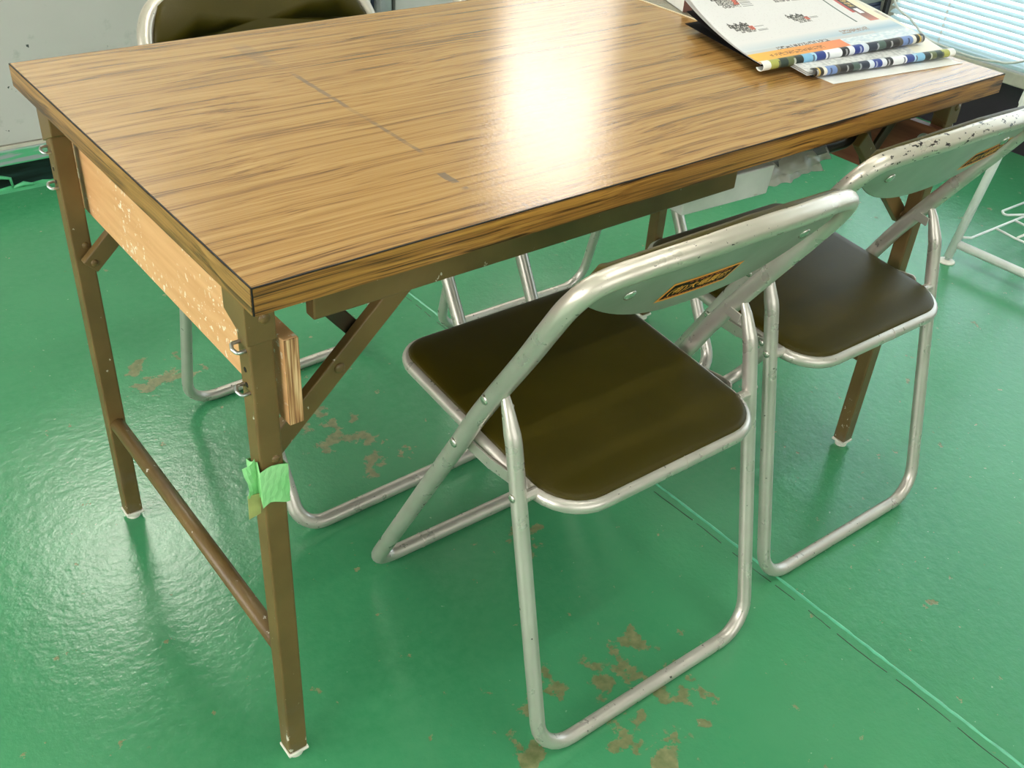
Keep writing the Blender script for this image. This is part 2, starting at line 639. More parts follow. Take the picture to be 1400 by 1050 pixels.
    nt.b.inputs['Transmission Weight'].default_value = 0.0
    tr = nt.n('ShaderNodeBsdfTranslucent')
    tr.inputs[0].default_value = lin((214, 236, 240))
    mx = nt.n('ShaderNodeMixShader')
    mx.inputs[0].default_value = 0.35
    out = nt.t.nodes['Material Output']
    nt.l(nt.b.outputs[0], mx.inputs[1])
    nt.l(tr.outputs[0], mx.inputs[2])
    nt.l(mx.outputs[0], out.inputs[0])
    M['blind_slat'] = nt.m
    emit('window_daylight', (228, 238, 248), WIN_RIGHT_E)
    emit('window_dimmed', (255, 246, 236), WIN_BACK_E * 0.4)  # lower pane dimmed to shape the window glare on the table top
    emit('window_frosted', (255, 246, 236), WIN_BACK_E)
    emit('window_left', (255, 250, 246), WIN_LEFT_E)
    emit('front_fill', (252, 250, 250), FILL_FRONT_E)
    emit('panel_light', (255, 250, 238), PANEL_E)
    emit('tube_light', (255, 250, 243), TUBE_E)
    plain('lamp_white', (235, 235, 230), 0.4, var=0.02)

    # ---- paper
    plain('paper_white', (236, 235, 230), 0.55, var=0.03)
    plain('paper_grey', (150, 148, 146), 0.5, var=0.1)
    plain('paper_inside_black', (16, 14, 14), 0.5)
    nt = NT('print', (255, 255, 255), 0.42)
    at = nt.n('ShaderNodeAttribute')
    at.attribute_name = 'print'
    nt.set('Base Color', at.outputs[0])
    M['print'] = nt.m
    nt = NT('print_matte', (255, 255, 255), 0.85, 0.0, 0.1)
    at = nt.n('ShaderNodeAttribute')
    at.attribute_name = 'print'
    nt.set('Base Color', at.outputs[0])
    M['print_matte'] = nt.m
    nt = NT('green_tape', (120, 214, 128), 0.45)
    nt.set('Base Color', nt.ramp(nt.noise(nt.mapping(), 30, 3), [(0.3, (128, 206, 128)), (0.7, (164, 226, 158))]))
    wv = nt.noise(nt.mapping((500, 500, 30)), 1, 2)
    nt.bump(wv, 0.25, 0.0006)
    M['green_tape'] = nt.m
    plain('tape_yellowed', (176, 180, 110), 0.5)
    nt = NT('clear_bag', (226, 220, 210), 0.3)
    nt.b.inputs['Alpha'].default_value = 0.9
    nt.bump(nt.noise(nt.mapping((60, 200, 60)), 1, 3), 0.4, 0.002)
    M['clear_bag'] = nt.m
    nt = NT('grey_bag', (128, 126, 124), 0.32)
    f = nt.noise(nt.mapping((30, 140, 1)), 1, 3)
    nt.set('Base Color', nt.ramp(f, [(0.45, (124, 122, 120)), (0.62, (96, 94, 92))]))
    M['grey_bag'] = nt.m
    nt = NT('clear_vinyl', (170, 168, 150), 0.22)
    nt.b.inputs['Alpha'].default_value = 0.45
    M['clear_vinyl'] = nt.m
    plain('vinyl_rim', (236, 222, 188), 0.3, var=0.03)


make_materials()

# ================================================================== room shell
XW, YW, ZC = 2.86, 1.87, 3.00        # right wall, back wall, ceiling
XL, YF = -2.6, -3.4                  # left wall, front wall
YB = 4.4                             # far wall behind the low partition
ZP = 0.96                            # partition height


def struct(o):
    o['kind'] = 'structure'
    return o


mb = MB()
NX, NY = 40, 40
fl = struct(MB().box(XL, XW, YF, YB, -0.05, 0.0).build('floor', 'floor_paint'))
# raised paint seam and the crack beside it, running away from the camera
def ribbon(pts, w, h, jit):
    v, f = [], []
    for i, (x, y) in enumerate(pts):
        d = jit * (random.random() - 0.5)
        ww = w * (0.75 + 0.5 * random.random())
        v += [(x - ww / 2 + d, y, 0.0001), (x - ww * 0.15 + d, y, h), (x + ww * 0.25 + d, y, h), (x + ww / 2 + d, y, 0.0001)]
        if i:
            o = (i - 1) * 4
            for k in range(3):
                f.append((o + k, o + k + 1, o + k + 5, o + k + 4))
    return v, f


ys = np.arange(-1.6, YW, 0.012)
v, f = ribbon([(0.7745, y) for y in ys], 0.0052, 0.0014, 0.0012)
link('paint_seam', new_mesh('paint_seam', v, f, True), 'seam_light', fl)
mbk = MB()
y = -1.6
while y < 1.8:
    ln = 0.02 + 0.07 * random.random()
    v, f = ribbon([(0.7580 + 0.0012 * math.sin(yy * 30), yy) for yy in np.linspace(y, y + ln, 6)], 0.0016, 0.0003, 0.0006)
    mbk.add(v, f)
    y += ln + (0.005 + 0.02 * random.random())
mbk.build('floor_crack', 'seam_dark', fl)

# back wall: kick recess, painted ledge, pale steel panels, windows above them
struct(MB().box(XL - 0.1, XW + 0.1, YB, YB + 0.1, 0.0, ZC).build('wall_back', 'wall_paint'))
wb = struct(MB().box(XL, XW, YW + 0.05, YW + 0.11, 0.0, ZP - 0.002).build('wall_partition', 'steel_panel'))
MB().box(XL, XW, YW, YW + 0.115, ZP, ZP + 0.025).build('cap_rail', 'beige_frame', wb, 0.003)
MB().box(XL, XW, YW + 0.012, YW + 0.05, 0.0, 0.075).build('kick_board', 'kick_black', wb)
MB().box(XL, XW, YW - 0.006, YW + 0.05, 0.066, 0.104).build('ledge', 'ledge_grey', wb, 0.003)
MB().box(XL, XW, YW + 0.0, YW + 0.05, 0.1045, 0.112).build('ledge_strip', 'beige_frame', wb)
joints = [XL, -1.32, 1.285]
for a, b in zip(joints, [-1.325, 1.262, 1.27]):
    if b - a > 0.1:
        MB().box(a, b, YW + 0.004, YW + 0.05, 0.114, 0.96).build('wall_panel', 'steel_panel', wb, 0.002)
MB().box(1.345, XW, YW + 0.004, YW + 0.05, 0.114, 0.96).build('wall_panel', 'steel_panel', wb, 0.002)
MB().box(1.285, 1.322, YW - 0.012, YW + 0.05, 0.1125, 0.96).build('post', 'grey_post', wb, 0.002)
MB().box(1.322, 1.345, YW + 0.02, YW + 0.05, 0.114, 0.96).build('joint_gap', 'black_gap', wb)
MB().box(1.262, 1.285, YW + 0.025, YW + 0.05, 0.114, 0.96).build('joint_gap', 'navy_steel', wb)
# spilled floor paint climbing the kick board
v, f = [], []
xs = np.arange(XL, XW, 0.02)
prof = [0.004 + 0.006 * (0.5 + 0.5 * math.sin(x * 9.0)) * random.random() for x in xs]
for i, x in enumerate(xs):
    v += [(x, YW + 0.0115, 0.0002), (x, YW + 0.0115, prof[i]), (x, YW - 0.012, 0.0003)]
    if i:
        o = (i - 1) * 3
        f += [(o, o + 1, o + 4, o + 3), (o + 2, o, o + 3, o + 5)]
link('paint_edge', new_mesh('paint_edge', v, f), 'green_drip', wb)
d = MB()
d.tube([(0.17, YW + 0.010, 0.032), (0.205, YW + 0.009, 0.035), (0.226, YW + 0.009, 0.028), (0.229, YW + 0.009, 0.003)],
       [0.005, 0.005, 0.004, 0.0025], seg=8)
d.tube([(0.229, YW + 0.010, 0.003), (0.255, YW + 0.010, 0.008), (0.28, YW + 0.010, 0.001)], [0.004, 0.006, 0.003], seg=8)
d.build('paint_drip', 'green_drip', wb)


def window(name, wall, a0, a1, z0, z1, pane, depth, muntins=1, frame='beige_frame'):
    """framed window on the back (wall='y+'), right ('x+') or front ('y-') wall"""
    def bx(mb, u0, u1, w0, w1, d0, d1):
        if wall == 'y+':
            return mb.box(u0, u1, depth - d1, depth - d0, w0, w1)
        if wall == 'y-':
            return mb.box(u0, u1, depth + d0, depth + d1, w0, w1)
        if wall == 'x-':
            return mb.box(depth + d0, depth + d1, u0, u1, w0, w1)
        return mb.box(depth - d1, depth - d0, u0, u1, w0, w1)
    fr = MB()
    t = 0.035
    bx(fr, a0 - t, a1 + t, z0 - t, z0, 0, 0.03)
    bx(fr, a0 - t, a1 + t, z1, z1 + t, 0, 0.03)
    bx(fr, a0 - t, a0, z0, z1, 0, 0.03)
    bx(fr, a1, a1 + t, z0, z1, 0, 0.03)
    w = struct(fr.build(name, frame, None, 0.003))
    n = muntins + 1
    for i in range(n):
        u0 = a0 + (a1 - a0) * i / n
        u1 = a0 + (a1 - a0) * (i + 1) / n
        bx(MB(), u0 + (0.008 if i else 0), u1 - (0.008 if i < n - 1 else 0), z0, z1, 0.002, 0.008).build('pane', pane, w)
        if i:
            bx(MB(), u0 - 0.008, u0 + 0.008, z0, z1, 0.0, 0.025).build('mullion', frame, w)
    return w



# right wall with a low window behind a venetian blind
wr = struct(MB().box(XW, XW + 0.1, YF, YB, 0.0, ZC).build('wall_right', 'wall_paint'))
MB().box(XW - 0.012, XW, YF, YW, 0.0, 0.196).build('lower_panel', 'dark_plum', wr)
window('window_2', 'x+', 2.47, 3.25, 1.25, 1.66, 'window_dimmed', XW, 0)
window('window_5', 'x+', 2.47, 3.25, 1.735, 2.6, 'window_frosted', XW, 0)
win3 = window('window_1', 'x+', -0.9, 1.195, 0.245, 1.9, 'window_daylight', XW, 1)
MB().box(XW - 0.055, XW, -0.95, 1.215, 0.200, 0.2395).build('window_sill', 'beige_frame', win3, 0.004)
MB().box(XW - 0.02, XW - 0.0005, -0.95, 1.215, 0.1965, 0.1995).build('gasket', 'dark_gasket', win3)
MB().box(XW - 0.05, XW, 1.2165, 1.228, 0.0, 1.95).build('side_jamb', 'dark_gasket', win3)

struct(MB().box(XL - 0.1, XL, YF, YB, 0, ZC).build('wall_left', 'wall_paint'))
struct(MB().box(XL - 0.1, XW + 0.1, YF - 0.1, YF, 0, ZC).build('wall_front', 'wall_paint'))
struct(MB().box(XL - 0.1, XW + 0.1, YF - 0.1, YB + 0.1, ZC, ZC + 0.1).build('ceiling', 'ceiling_paint'))
window('window_4', 'x-', -1.6, 1.5, 0.55, 1.9, 'window_left', XL, 3)
window('fill_window_3', 'y-', -1.7, 1.6, 0.9, 2.0, 'front_fill', YF, 3)  # added unseen window, gives fill light from the camera side

# ================================================================== ceiling lamps
def ceiling_lamp(x, y, label, length=1.2):
    t = thing('fluorescent_lamp', label, 'lamp', (x, y, ZC), 0, 'fluorescent ceiling lamps')
    h = MB().box(-length / 2, length / 2, -0.045, 0.045, -0.04, 0.0).build('housing', 'lamp_white', t, 0.004)
    for s in (-1, 1):
        MB().box(s * length / 2 - 0.012, s * length / 2 + 0.012, -0.02, 0.02, -0.085, -0.0405).build('lamp_holder', 'lamp_white', t)
    MB().tube([(-length / 2 + 0.013, 0, -0.062), (length / 2 - 0.013, 0, -0.062)], 0.016, seg=10).build('tube', 'tube_light', t)
    return t


ceiling_lamp(0.75, -0.25, 'white single-tube fluorescent ceiling lamp above the near edge of the table')
ceiling_lamp(0.55, -0.97, 'white single-tube fluorescent ceiling lamp above the photographer')
ceiling_lamp(0.85, 1.25, 'white single-tube fluorescent ceiling lamp above the far chairs')

pl_ = thing('panel_lamp', 'square flat ceiling light panel beyond the low partition', 'lamp', (0.80, 3.70, ZC))
MB().box(-0.42, 0.42, -0.27, 0.27, -0.03, 0.0).build('housing', 'lamp_white', pl_, 0.003)
MB().box(-0.40, 0.40, -0.25, 0.25, -0.036, -0.0305).build('diffuser', 'panel_light', pl_)

# ================================================================== venetian blind, cord
bl = thing('venetian_blind', 'pale blue-white venetian blind hanging in the low window on the right', 'blind', (XW - 0.045, 0.14, 0.245))
y0, y1 = -1.02, 1.055
sl = MB()
prof = [(-0.0115, -0.0052), (-0.005, -0.0004), (0.004, 0.0022), (0.0115, 0.0022)]   # tilted, curved slat (toward room lower)
vv, ff = [], []
for yy in (y0, y1):
    for px, pz in prof:
        vv.append((px, yy, pz))
    for px, pz in prof[::-1]:
        vv.append((px, yy, pz - 0.0007))
for k in range(8):
    ff.append((k, (k + 1) % 8, 8 + (k + 1) % 8, 8 + k))
ff += [tuple(range(8))[::-1], tuple(range(8, 16))]
slat_me = new_mesh('slat', vv, ff, False)
slat_me.materials.append(M['blind_slat'])
NS = 78
for i in range(NS):
    o = bpy.data.objects.new('slat', slat_me)
    C.objects.link(o)
    o.parent = bl
    o.location = (0, 0, 0.022 + i * 0.0208)
MB().box(-0.012, 0.012, y0, y1, 0.001, 0.012).build('bottom_rail', 'blind_slat', bl, 0.002)
MB().box(-0.02, 0.02, y0, y1, 0.022 + NS * 0.0208, 0.05 + NS * 0.0208).build('head_rail', 'blind_slat', bl, 0.002)
for yy in (0.86, 0.10, -0.7):
    for dx in (-0.0135, 0.0135):
        MB().tube([(dx, yy, 0.006), (dx, yy, 0.022 + NS * 0.0208)], 0.0008, seg=6).build('ladder_cord', 'cable_grey', bl)
    for i in range(14):
        MB().box(-0.0145, -0.0128, yy - 0.003, yy + 0.003, 0.020 + i * 0.0208, 0.027 + i * 0.0208).build('cord_clip', 'rack_white', bl)

cable = MB().tube(catmull([(2.775, 1.19, 0.52), (2.775, 1.175, 0.352), (2.775, 1.095, 0.305), (2.775, 1.03, 0.268), (2.775, 0.95, 0.258),
                           (2.775, 0.87, 0.254), (2.775, 0.79, 0.262), (2.775, 0.715, 0.282), (2.775, 0.5, 0.40)], 6), 0.0036, seg=8)
tag(cable.build('cord', 'cable_grey'), 'grey cord hanging in a slack loop in front of the venetian blind', 'cord')

# low navy cabinet in the corner beyond the window
cab = thing('steel_cabinet', 'low navy steel cabinet with grey top in the corner beside the blind', 'cabinet', (2.58, 1.54, 0))
MB().box(-0.235, 0.235, -0.30, 0.31, 0.0, 0.325).build('body', 'navy_steel', cab, 0.004)
MB().box(-0.24, 0.24, -0.305, 0.312, 0.3255, 0.342).build('cabinet_top', 'cabinet_top', cab, 0.003)
dr = MB().box(-0.222, 0.222, -0.309, -0.3005, 0.17, 0.315).build('drawer', 'navy_steel', cab, 0.003)
MB().cyl((0.12, -0.3095, 0.285), (0, -1, 0), 0.007, 0.004, dome=0.004).build('knob', 'black_gap', dr)
dr2 = MB().box(-0.222, 0.222, -0.309, -0.3005, 0.02, 0.163).build('drawer', 'navy_steel', cab, 0.003)
MB().cyl((0.12, -0.3095, 0.135), (0, -1, 0), 0.007, 0.004, dome=0.004).build('knob', 'black_gap', dr2)

# ================================================================== table
TL, TW, TH, TT = 1.168, 0.640, 0.700, 0.027
tb = thing('folding_table', 'brown wood-grain folding table with brown steel legs and a taped leg', 'table', (0, 0, 0))
# top: core slab with separate edge bands and the dark laminate line between them
top = MB().box(0.0012, TL - 0.0012, 0.0012, TW - 0.0012, TH - TT + 0.001, TH).build('table_top', 'wood_top', tb)
MB().box(0.0014, TL - 0.0014, -0.0006, 0.0011, TH - TT, TH - 0.0013).build('edge_band', 'wood_edge_front', top)
MB().box(0.0014, TL - 0.0014, TW - 0.0011, TW + 0.0006, TH - TT, TH - 0.0013).build('edge_band', 'wood_edge_front', top)
MB().box(-0.0006, 0.0011, 0.0014, TW - 0.0014, TH - TT, TH - 0.0013).build('edge_band', 'wood_edge_side', top)
MB().box(TL - 0.0011, TL + 0.0006, 0.0014, TW - 0.0014, TH - TT, TH - 0.0013).build('edge_band', 'wood_edge_side', top)
ln = MB()
ln.box(-0.0002, TL + 0.0002, -0.0002, 0.0012, TH - 0.0013, TH - 0.0002)
ln.box(-0.0002, TL + 0.0002, TW - 0.0012, TW + 0.0002, TH - 0.0013, TH - 0.0002)
ln.box(-0.0002, 0.0012, 0, TW, TH - 0.0013, TH - 0.0002)
ln.box(TL - 0.0012, TL + 0.0002, 0, TW, TH - 0.0013, TH - 0.0002)
for cx in (0.0, TL - 0.0012):
    for cy in (0.0, TW - 0.0012):
        ln.box(cx, cx + 0.0012, cy, cy + 0.0012, TH - TT, TH - 0.0014)
ln.build('laminate_line', 'black_gap', top)

LX0, LX1 = 0.012, 0.037            # leg section in x, near-left leg
LY0, LY1 = 0.045, 0.069
ZB = TH - TT - 0.0005
legs = {}
for sx in (0, 1):
    for sy in (0, 1):
        x0, x1 = (LX0, LX1) if sx == 0 else (TL - LX1, TL - LX0)
        y0, y1 = (LY0, LY1) if sy == 0 else (TW - LY1, TW - LY0)
        ox = -1 if sx == 0 else 1        # outward in x
        oy = -1 if sy == 0 else 1
        leg = MB().box(x0, x1, y0, y1, 0.013, 0.655).build('leg', 'brown_enamel', tb, 0.0028, 3)
        legs[(sx, sy)] = leg
        cx, cy = (x0 + x1) / 2, (y0 + y1) / 2
        MB().box(x0 - 0.001, x1 + 0.001, y0 - 0.001, y1 + 0.001, 0.0085, 0.0128).build('foot_collar', 'white_cap', leg, 0.001)
        MB().cyl((cx, cy, 0.0), (0, 0, 1), 0.0105, 0.0084, 18).build('foot_cap', 'white_cap', leg)
        # mounting bracket under the top, wider than the leg, chamfered at the bottom
        bx0, bx1 = x0 - 0.0022, x1 + 0.0022
        by0, by1 = (y0 - 0.0022, y1 + 0.018) if sy == 0 else (y0 - 0.018, y1 + 0.0022)
        v = [(bx0, by0, 0.615), (bx1, by0, 0.615), (bx1, by1, 0.635), (bx0, by1, 0.635),
             (bx0, by0, ZB), (bx1, by0, ZB), (bx1, by1, ZB), (bx0, by1, ZB)]
        if sy == 1:
            v = [(bx0, by0, 0.635), (bx1, by0, 0.635), (bx1, by1, 0.615), (bx0, by1, 0.615)] + v[4:]
        MB().add(v, [(0, 3, 2, 1), (4, 5, 6, 7), (0, 1, 5, 4), (1, 2, 6, 5), (2, 3, 7, 6), (3, 0, 4, 7)]).build('bracket', 'brown_enamel', leg, 0.0012)
        # rivets on the face towards -y and the outward face
        fy = by0 if True else y0
        MB().cyl((cx + 0.004, fy, 0.640), (0, -1, 0), 0.0058, 0.0004, 14, 0.0022).build('rivet', 'brown_enamel', leg)
        MB().cyl((cx + 0.004, y0, 0.478), (0, -1, 0), 0.0045, 0.0004, 14, 0.002).build('rivet', 'brown_enamel', leg)
        # holes and wire clips on the outward x face
        xo = x0 if sx == 0 else x1
        for hz in (0.583, 0.566):
            MB().cyl((xo, cy, hz), (ox, 0, 0), 0.0028, 0.0003, 10).build('clip_hole', 'black_gap', leg)
        for hz in (0.607, 0.560):
            p = [(xo - ox * 0.002, cy - 0.006, hz), (xo + ox * 0.0085, cy - 0.006, hz), (xo + ox * 0.0105, cy, hz + 0.002),
                 (xo + ox * 0.0085, cy + 0.006, hz + 0.004), (xo - ox * 0.002, cy + 0.006, hz + 0.004)]
            MB().tube(fillet(p, 0.003, 4), 0.0019, seg=8).build('wire_clip', 'zinc', leg)

# green tape wrapped round the near left leg
def leg_wrap(z0f, z1f, pad, n=28):
    v, f = [], []
    per = [(LX0 - pad, LY0 - pad), (LX1 + pad, LY0 - pad), (LX1 + pad, LY1 + pad), (LX0 - pad, LY1 + pad)]
    loop = []
    for i in range(4):
        a, b = per[i], per[(i + 1) % 4]
        for k in range(n // 4):
            t = k / (n // 4)
            loop.append((a[0] + (b[0] - a[0]) * t, a[1] + (b[1] - a[1]) * t))
    rows = 7
    for j in range(rows):
        for i, (x, y) in enumerate(loop):
            s = i / len(loop)
            zz0, zz1 = z0f(s), z1f(s)
            z = zz0 + (zz1 - zz0) * j / (rows - 1)
            w = 0.0004 * math.sin(i * 2.3 + j * 1.9) + 0.0003 * math.sin(i * 5.1 - j * 0.7)
            cx, cy = (LX0 + LX1) / 2, (LY0 + LY1) / 2
            dx, dy = x - cx, y - cy
            L = math.hypot(dx, dy)
            v.append((x + dx / L * (w + 0.0006), y + dy / L * (w + 0.0006), z))
    m = len(loop)
    for j in range(rows - 1):
        for i in range(m):
            f.append((j * m + i, j * m + (i + 1) % m, (j + 1) * m + (i + 1) % m, (j + 1) * m + i))
    return v, f


zz0 = lambda s: 0.424 + 0.004 * math.sin(s * 20) + (0.010 if 0.75 < s < 0.97 else 0)
zz1 = lambda s: 0.470 + 0.003 * math.sin(s * 14) + (0.010 * max(0, (s - 0.72) / 0.28))
v, f = leg_wrap(zz0, zz1, 0.0022)
tape = tag(link('tape', new_mesh('tape', v, f), 'green_tape', legs[(0, 0)]), 'crinkled light green cloth tape around the leg')
tape.modifiers.new('s', 'SOLIDIFY').thickness = 0.0006
# loose tape end standing off the outer face
v = []
f = []
for j in range(5):
    for i in range(5):
        a, b = i / 4, j / 4
        v.append((LX0 - 0.002 - 0.013 * a + 0.002 * math.sin(b * 5), LY0 + 0.004 + 0.002 * math.sin(a * 4 + b * 3), 0.428 + 0.056 * b * (1 - 0.35 * a) + 0.012 * a))
for j in range(4):
    for i in range(4):
        f.append((j * 5 + i, j * 5 + i + 1, (j + 1) * 5 + i + 1, (j + 1) * 5 + i))
te = link('tape_end', new_mesh('tape_end', v, f), 'green_tape', legs[(0, 0)])
te.modifiers.new('s', 'SOLIDIFY').thickness = 0.0006
v = [(LX0 - 0.016, LY0 + 0.003, 0.412), (LX0 - 0.003, LY0 + 0.003, 0.414), (LX0 - 0.001, LY0 + 0.003, 0.440), (LX0 - 0.015, LY0 + 0.003, 0.442)]
to = link('tape_scrap', new_mesh('tape_scrap', v, [(0, 1, 2, 3)]), 'tape_yellowed', legs[(0, 0)])
to.modifiers.new('s', 'SOLIDIFY').thickness = 0.0006

# boards bolted to the inner side of both leg pairs
bd = MB().box(0.0435, 0.0585, 0.040, 0.600, 0.516, 0.613).build('apron_board', 'pale_board', tb, 0.001)
bd['label'] = 'pale laminated board with white paint flecks'
MB().box(0.0437, 0.0583, 0.0388, 0.0397, 0.5165, 0.6125).build('plywood_end', 'ply_edge', bd)
bd2 = MB().box(TL - 0.0585, TL - 0.0435, 0.040, 0.600, 0.516, 0.613).build('apron_board', 'red_board', tb, 0.001)
bd2['label'] = 'reddish brown wooden board'
MB().cyl((TL - 0.0587, 0.058, 0.590), (-1, 0, 0), 0.012, 0.0015, 18).build('washer', 'zinc', bd2)
MB().cyl((TL - 0.0602, 0.058, 0.590), (-1, 0, 0), 0.007, 0.003, 6, 0.001).build('bolt', 'zinc', bd2)
# stretchers between the legs of each pair
for xs_ in (0.0245, TL - 0.0245):
    MB().tube([(xs_, LY1 - 0.002, 0.186), (xs_, TW - LY1 + 0.002, 0.186)], 0.0105, seg=16).build('stretcher', 'brown_enamel', tb)
# long rails and folding braces
for yy in (0.078, TW - 0.078):
    ry = 0.060 if yy < 0.3 else TW - 0.060
    MB().box(0.082, 0.672, ry - 0.008, ry + 0.008, 0.615, ZB).build('rail', 'brown_enamel', tb, 0.002)
    s = -1 if yy < TW / 2 else 1
    for sx in (0, 1):
        fx = (lambda x: x) if sx == 0 else (lambda x: TL - x)
        ys_ = yy - s * 0.012 if True else yy
        br = MB().obox((fx(0.026), yy, 0.452), (fx(0.200), yy, 0.614), 0.012, 0.024, (0, 0, 1)).build('brace', 'brown_enamel', tb, 0.0015)
        MB().cyl((fx(0.118), yy - 0.0061, 0.537), (0, -1, 0), 0.0062, 0.0004, 14, 0.0024).build('rivet', 'brown_enamel', br)
        MB().cyl((fx(0.032), yy - 0.0061, 0.458), (0, -1, 0), 0.0050, 0.0004, 14, 0.0022).build('rivet', 'brown_enamel', br)
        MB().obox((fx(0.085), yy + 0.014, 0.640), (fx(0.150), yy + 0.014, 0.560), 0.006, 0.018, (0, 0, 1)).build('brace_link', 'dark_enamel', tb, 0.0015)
# shelf tubes under the top
for yy in (0.12, 0.32, 0.52):
    p = fillet([(0.10, yy, 0.664), (0.14, yy, 0.585), (TL - 0.16, yy, 0.585), (TL - 0.10, yy, 0.640)], 0.03, 5)
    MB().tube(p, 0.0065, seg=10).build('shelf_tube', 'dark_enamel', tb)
for xx in (0.20, 0.60, 0.95):
    MB().tube([(xx, 0.115, 0.576), (xx, 0.525, 0.576)], 0.004, seg=8).build('shelf_rod', 'dark_enamel', tb)
# brace hardware seen beside the right board
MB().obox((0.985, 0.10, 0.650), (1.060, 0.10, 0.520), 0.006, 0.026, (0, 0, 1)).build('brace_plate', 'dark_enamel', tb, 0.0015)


# ================================================================== folding chair
NRM = Vector((0, 1, 0.56)).normalized()      # normal of the sloping loop plane, pointing forward
HALF = [(.190, .45, .000), (.193, .56, .008), (.198, .621, .0125), (.197, .661, .0145), (.180, .687, .0160), (.130, .698, .0195), (.070, .707, .0245), (0., .711, .0260)]


def loop_pt(x, z, off):
    return Vector((x, 0.40 - 0.56 * (z - 0.011), z)) - NRM * off


def bow(x):
    return 0.026 - 0.0115 * min(1.0, (x / 0.19)) ** 2 if x >= 0 else bow(-x)


def plate_pt(x, z, h):
    """point on the bowed backrest surface; h > 0 towards the sitter"""
    return loop_pt(x, z, bow(abs(x)) - h)


def top_z(x):
    x = abs(x)
    pts = sorted([(a, b) for a, b, c in HALF[2:]])
    for (a, b), (c, d) in zip(pts, pts[1:]):
        if a <= x <= c and c > a:
            return b + (d - b) * (x - a) / (c - a)
    return pts[-1][1]


def back_outline():
    """closed outline (x, z), counter-clockwise"""
    w = HALF[4][0] - 0.004
    top = [(x, top_z(x) + 0.0) for x in np.linspace(w, -w, 33)]
    bot = []
    for x in np.linspace(-0.180, 0.180, 33):
        z = 0.608 + 0.024 * abs(x / 0.135) ** 2.6
        bot.append((x, z))
    return bot + top


def text_mesh(body, size, align='LEFT', bold=0.0):
    cu = bpy.data.curves.new('lettering', 'FONT')
    cu.body = body
    cu.size = size
    cu.align_x = align
    cu.resolution_u = 2
    cu.offset = bold
    ob = bpy.data.objects.new('lettering', cu)
    C.objects.link(ob)
    dg = bpy.context.evaluated_depsgraph_get()
    me = bpy.data.meshes.new_from_object(ob.evaluated_get(dg))
    co = np.array([v.co[:] for v in me.vertices])
    fs = [tuple(p.vertices) for p in me.polygons]
    bpy.data.objects.remove(ob)
    bpy.data.curves.remove(cu)
    bpy.data.meshes.remove(me)
    return co, fs


def sticker(parent, zoff, xoff=0.0):
    """parallelogram sticker on the back plate with its lettering"""
    X0, X1, Z0, Z1, SH = xoff - 0.078, xoff + 0.022, 0.630, 0.657, 0.010
    def P(u, w, h):                        # u along, w up, both 0..1
        # seen from behind: u runs in +x
        return plate_pt(X0 + (X1 - X0) * u + SH * w, zoff + Z0 + (Z1 - Z0) * w, -0.0021 - h)
    def quad(mb, u0, u1, w0, w1, h, nu=14):
        v, f = [], []
        for i in range(nu + 1):
            u = u0 + (u1 - u0) * i / nu
            v += [P(u, w0, h), P(u, w1, h)]
            if i:
                f.append((2 * i - 2, 2 * i, 2 * i + 1, 2 * i - 1))
        mb.add(v, f)
        return mb
    st = quad(MB(), 0, 1, 0, 1, 0.0002).build('sticker', 'sticker_orange', parent)
    st['label'] = 'orange and black dealer sticker with Japanese lettering'
    quad(MB(), 0.035, 0.965, 0.12, 0.88, 0.0004).build('sticker_field', 'sticker_black', st)
    co, fs = text_mesh('(有)大場農機', 1.0, bold=0.012)
    w0, w1 = co[:, 0].min(), co[:, 0].max()
    h0, h1 = co[:, 1].min(), co[:, 1].max()
    v = [P(0.07 + 0.84 * (c[0] - w0) / (w1 - w0), 0.26 + 0.48 * (c[1] - h0) / (h1 - h0), 0.0007) for c in co]
    link('lettering', new_mesh('lettering', v, fs), 'sticker_yellow', st)
    sm = MB()
    r2 = random.Random(3)
    for row, (wa, wb_, ua, ub, n) in enumerate(((0.775, 0.845, 0.26, 0.90, 9), (0.155, 0.215, 0.08, 0.88, 16))):
        for k in range(n):
            a = ua + (ub - ua) * k / n
            quad(sm, a, a + (ub - ua) / n * (0.55 + 0.3 * r2.random()), wa + 0.02 * r2.random(), wb_, 0.0006, 1)
    sm.build('small_print', 'sticker_red', st)
    return st


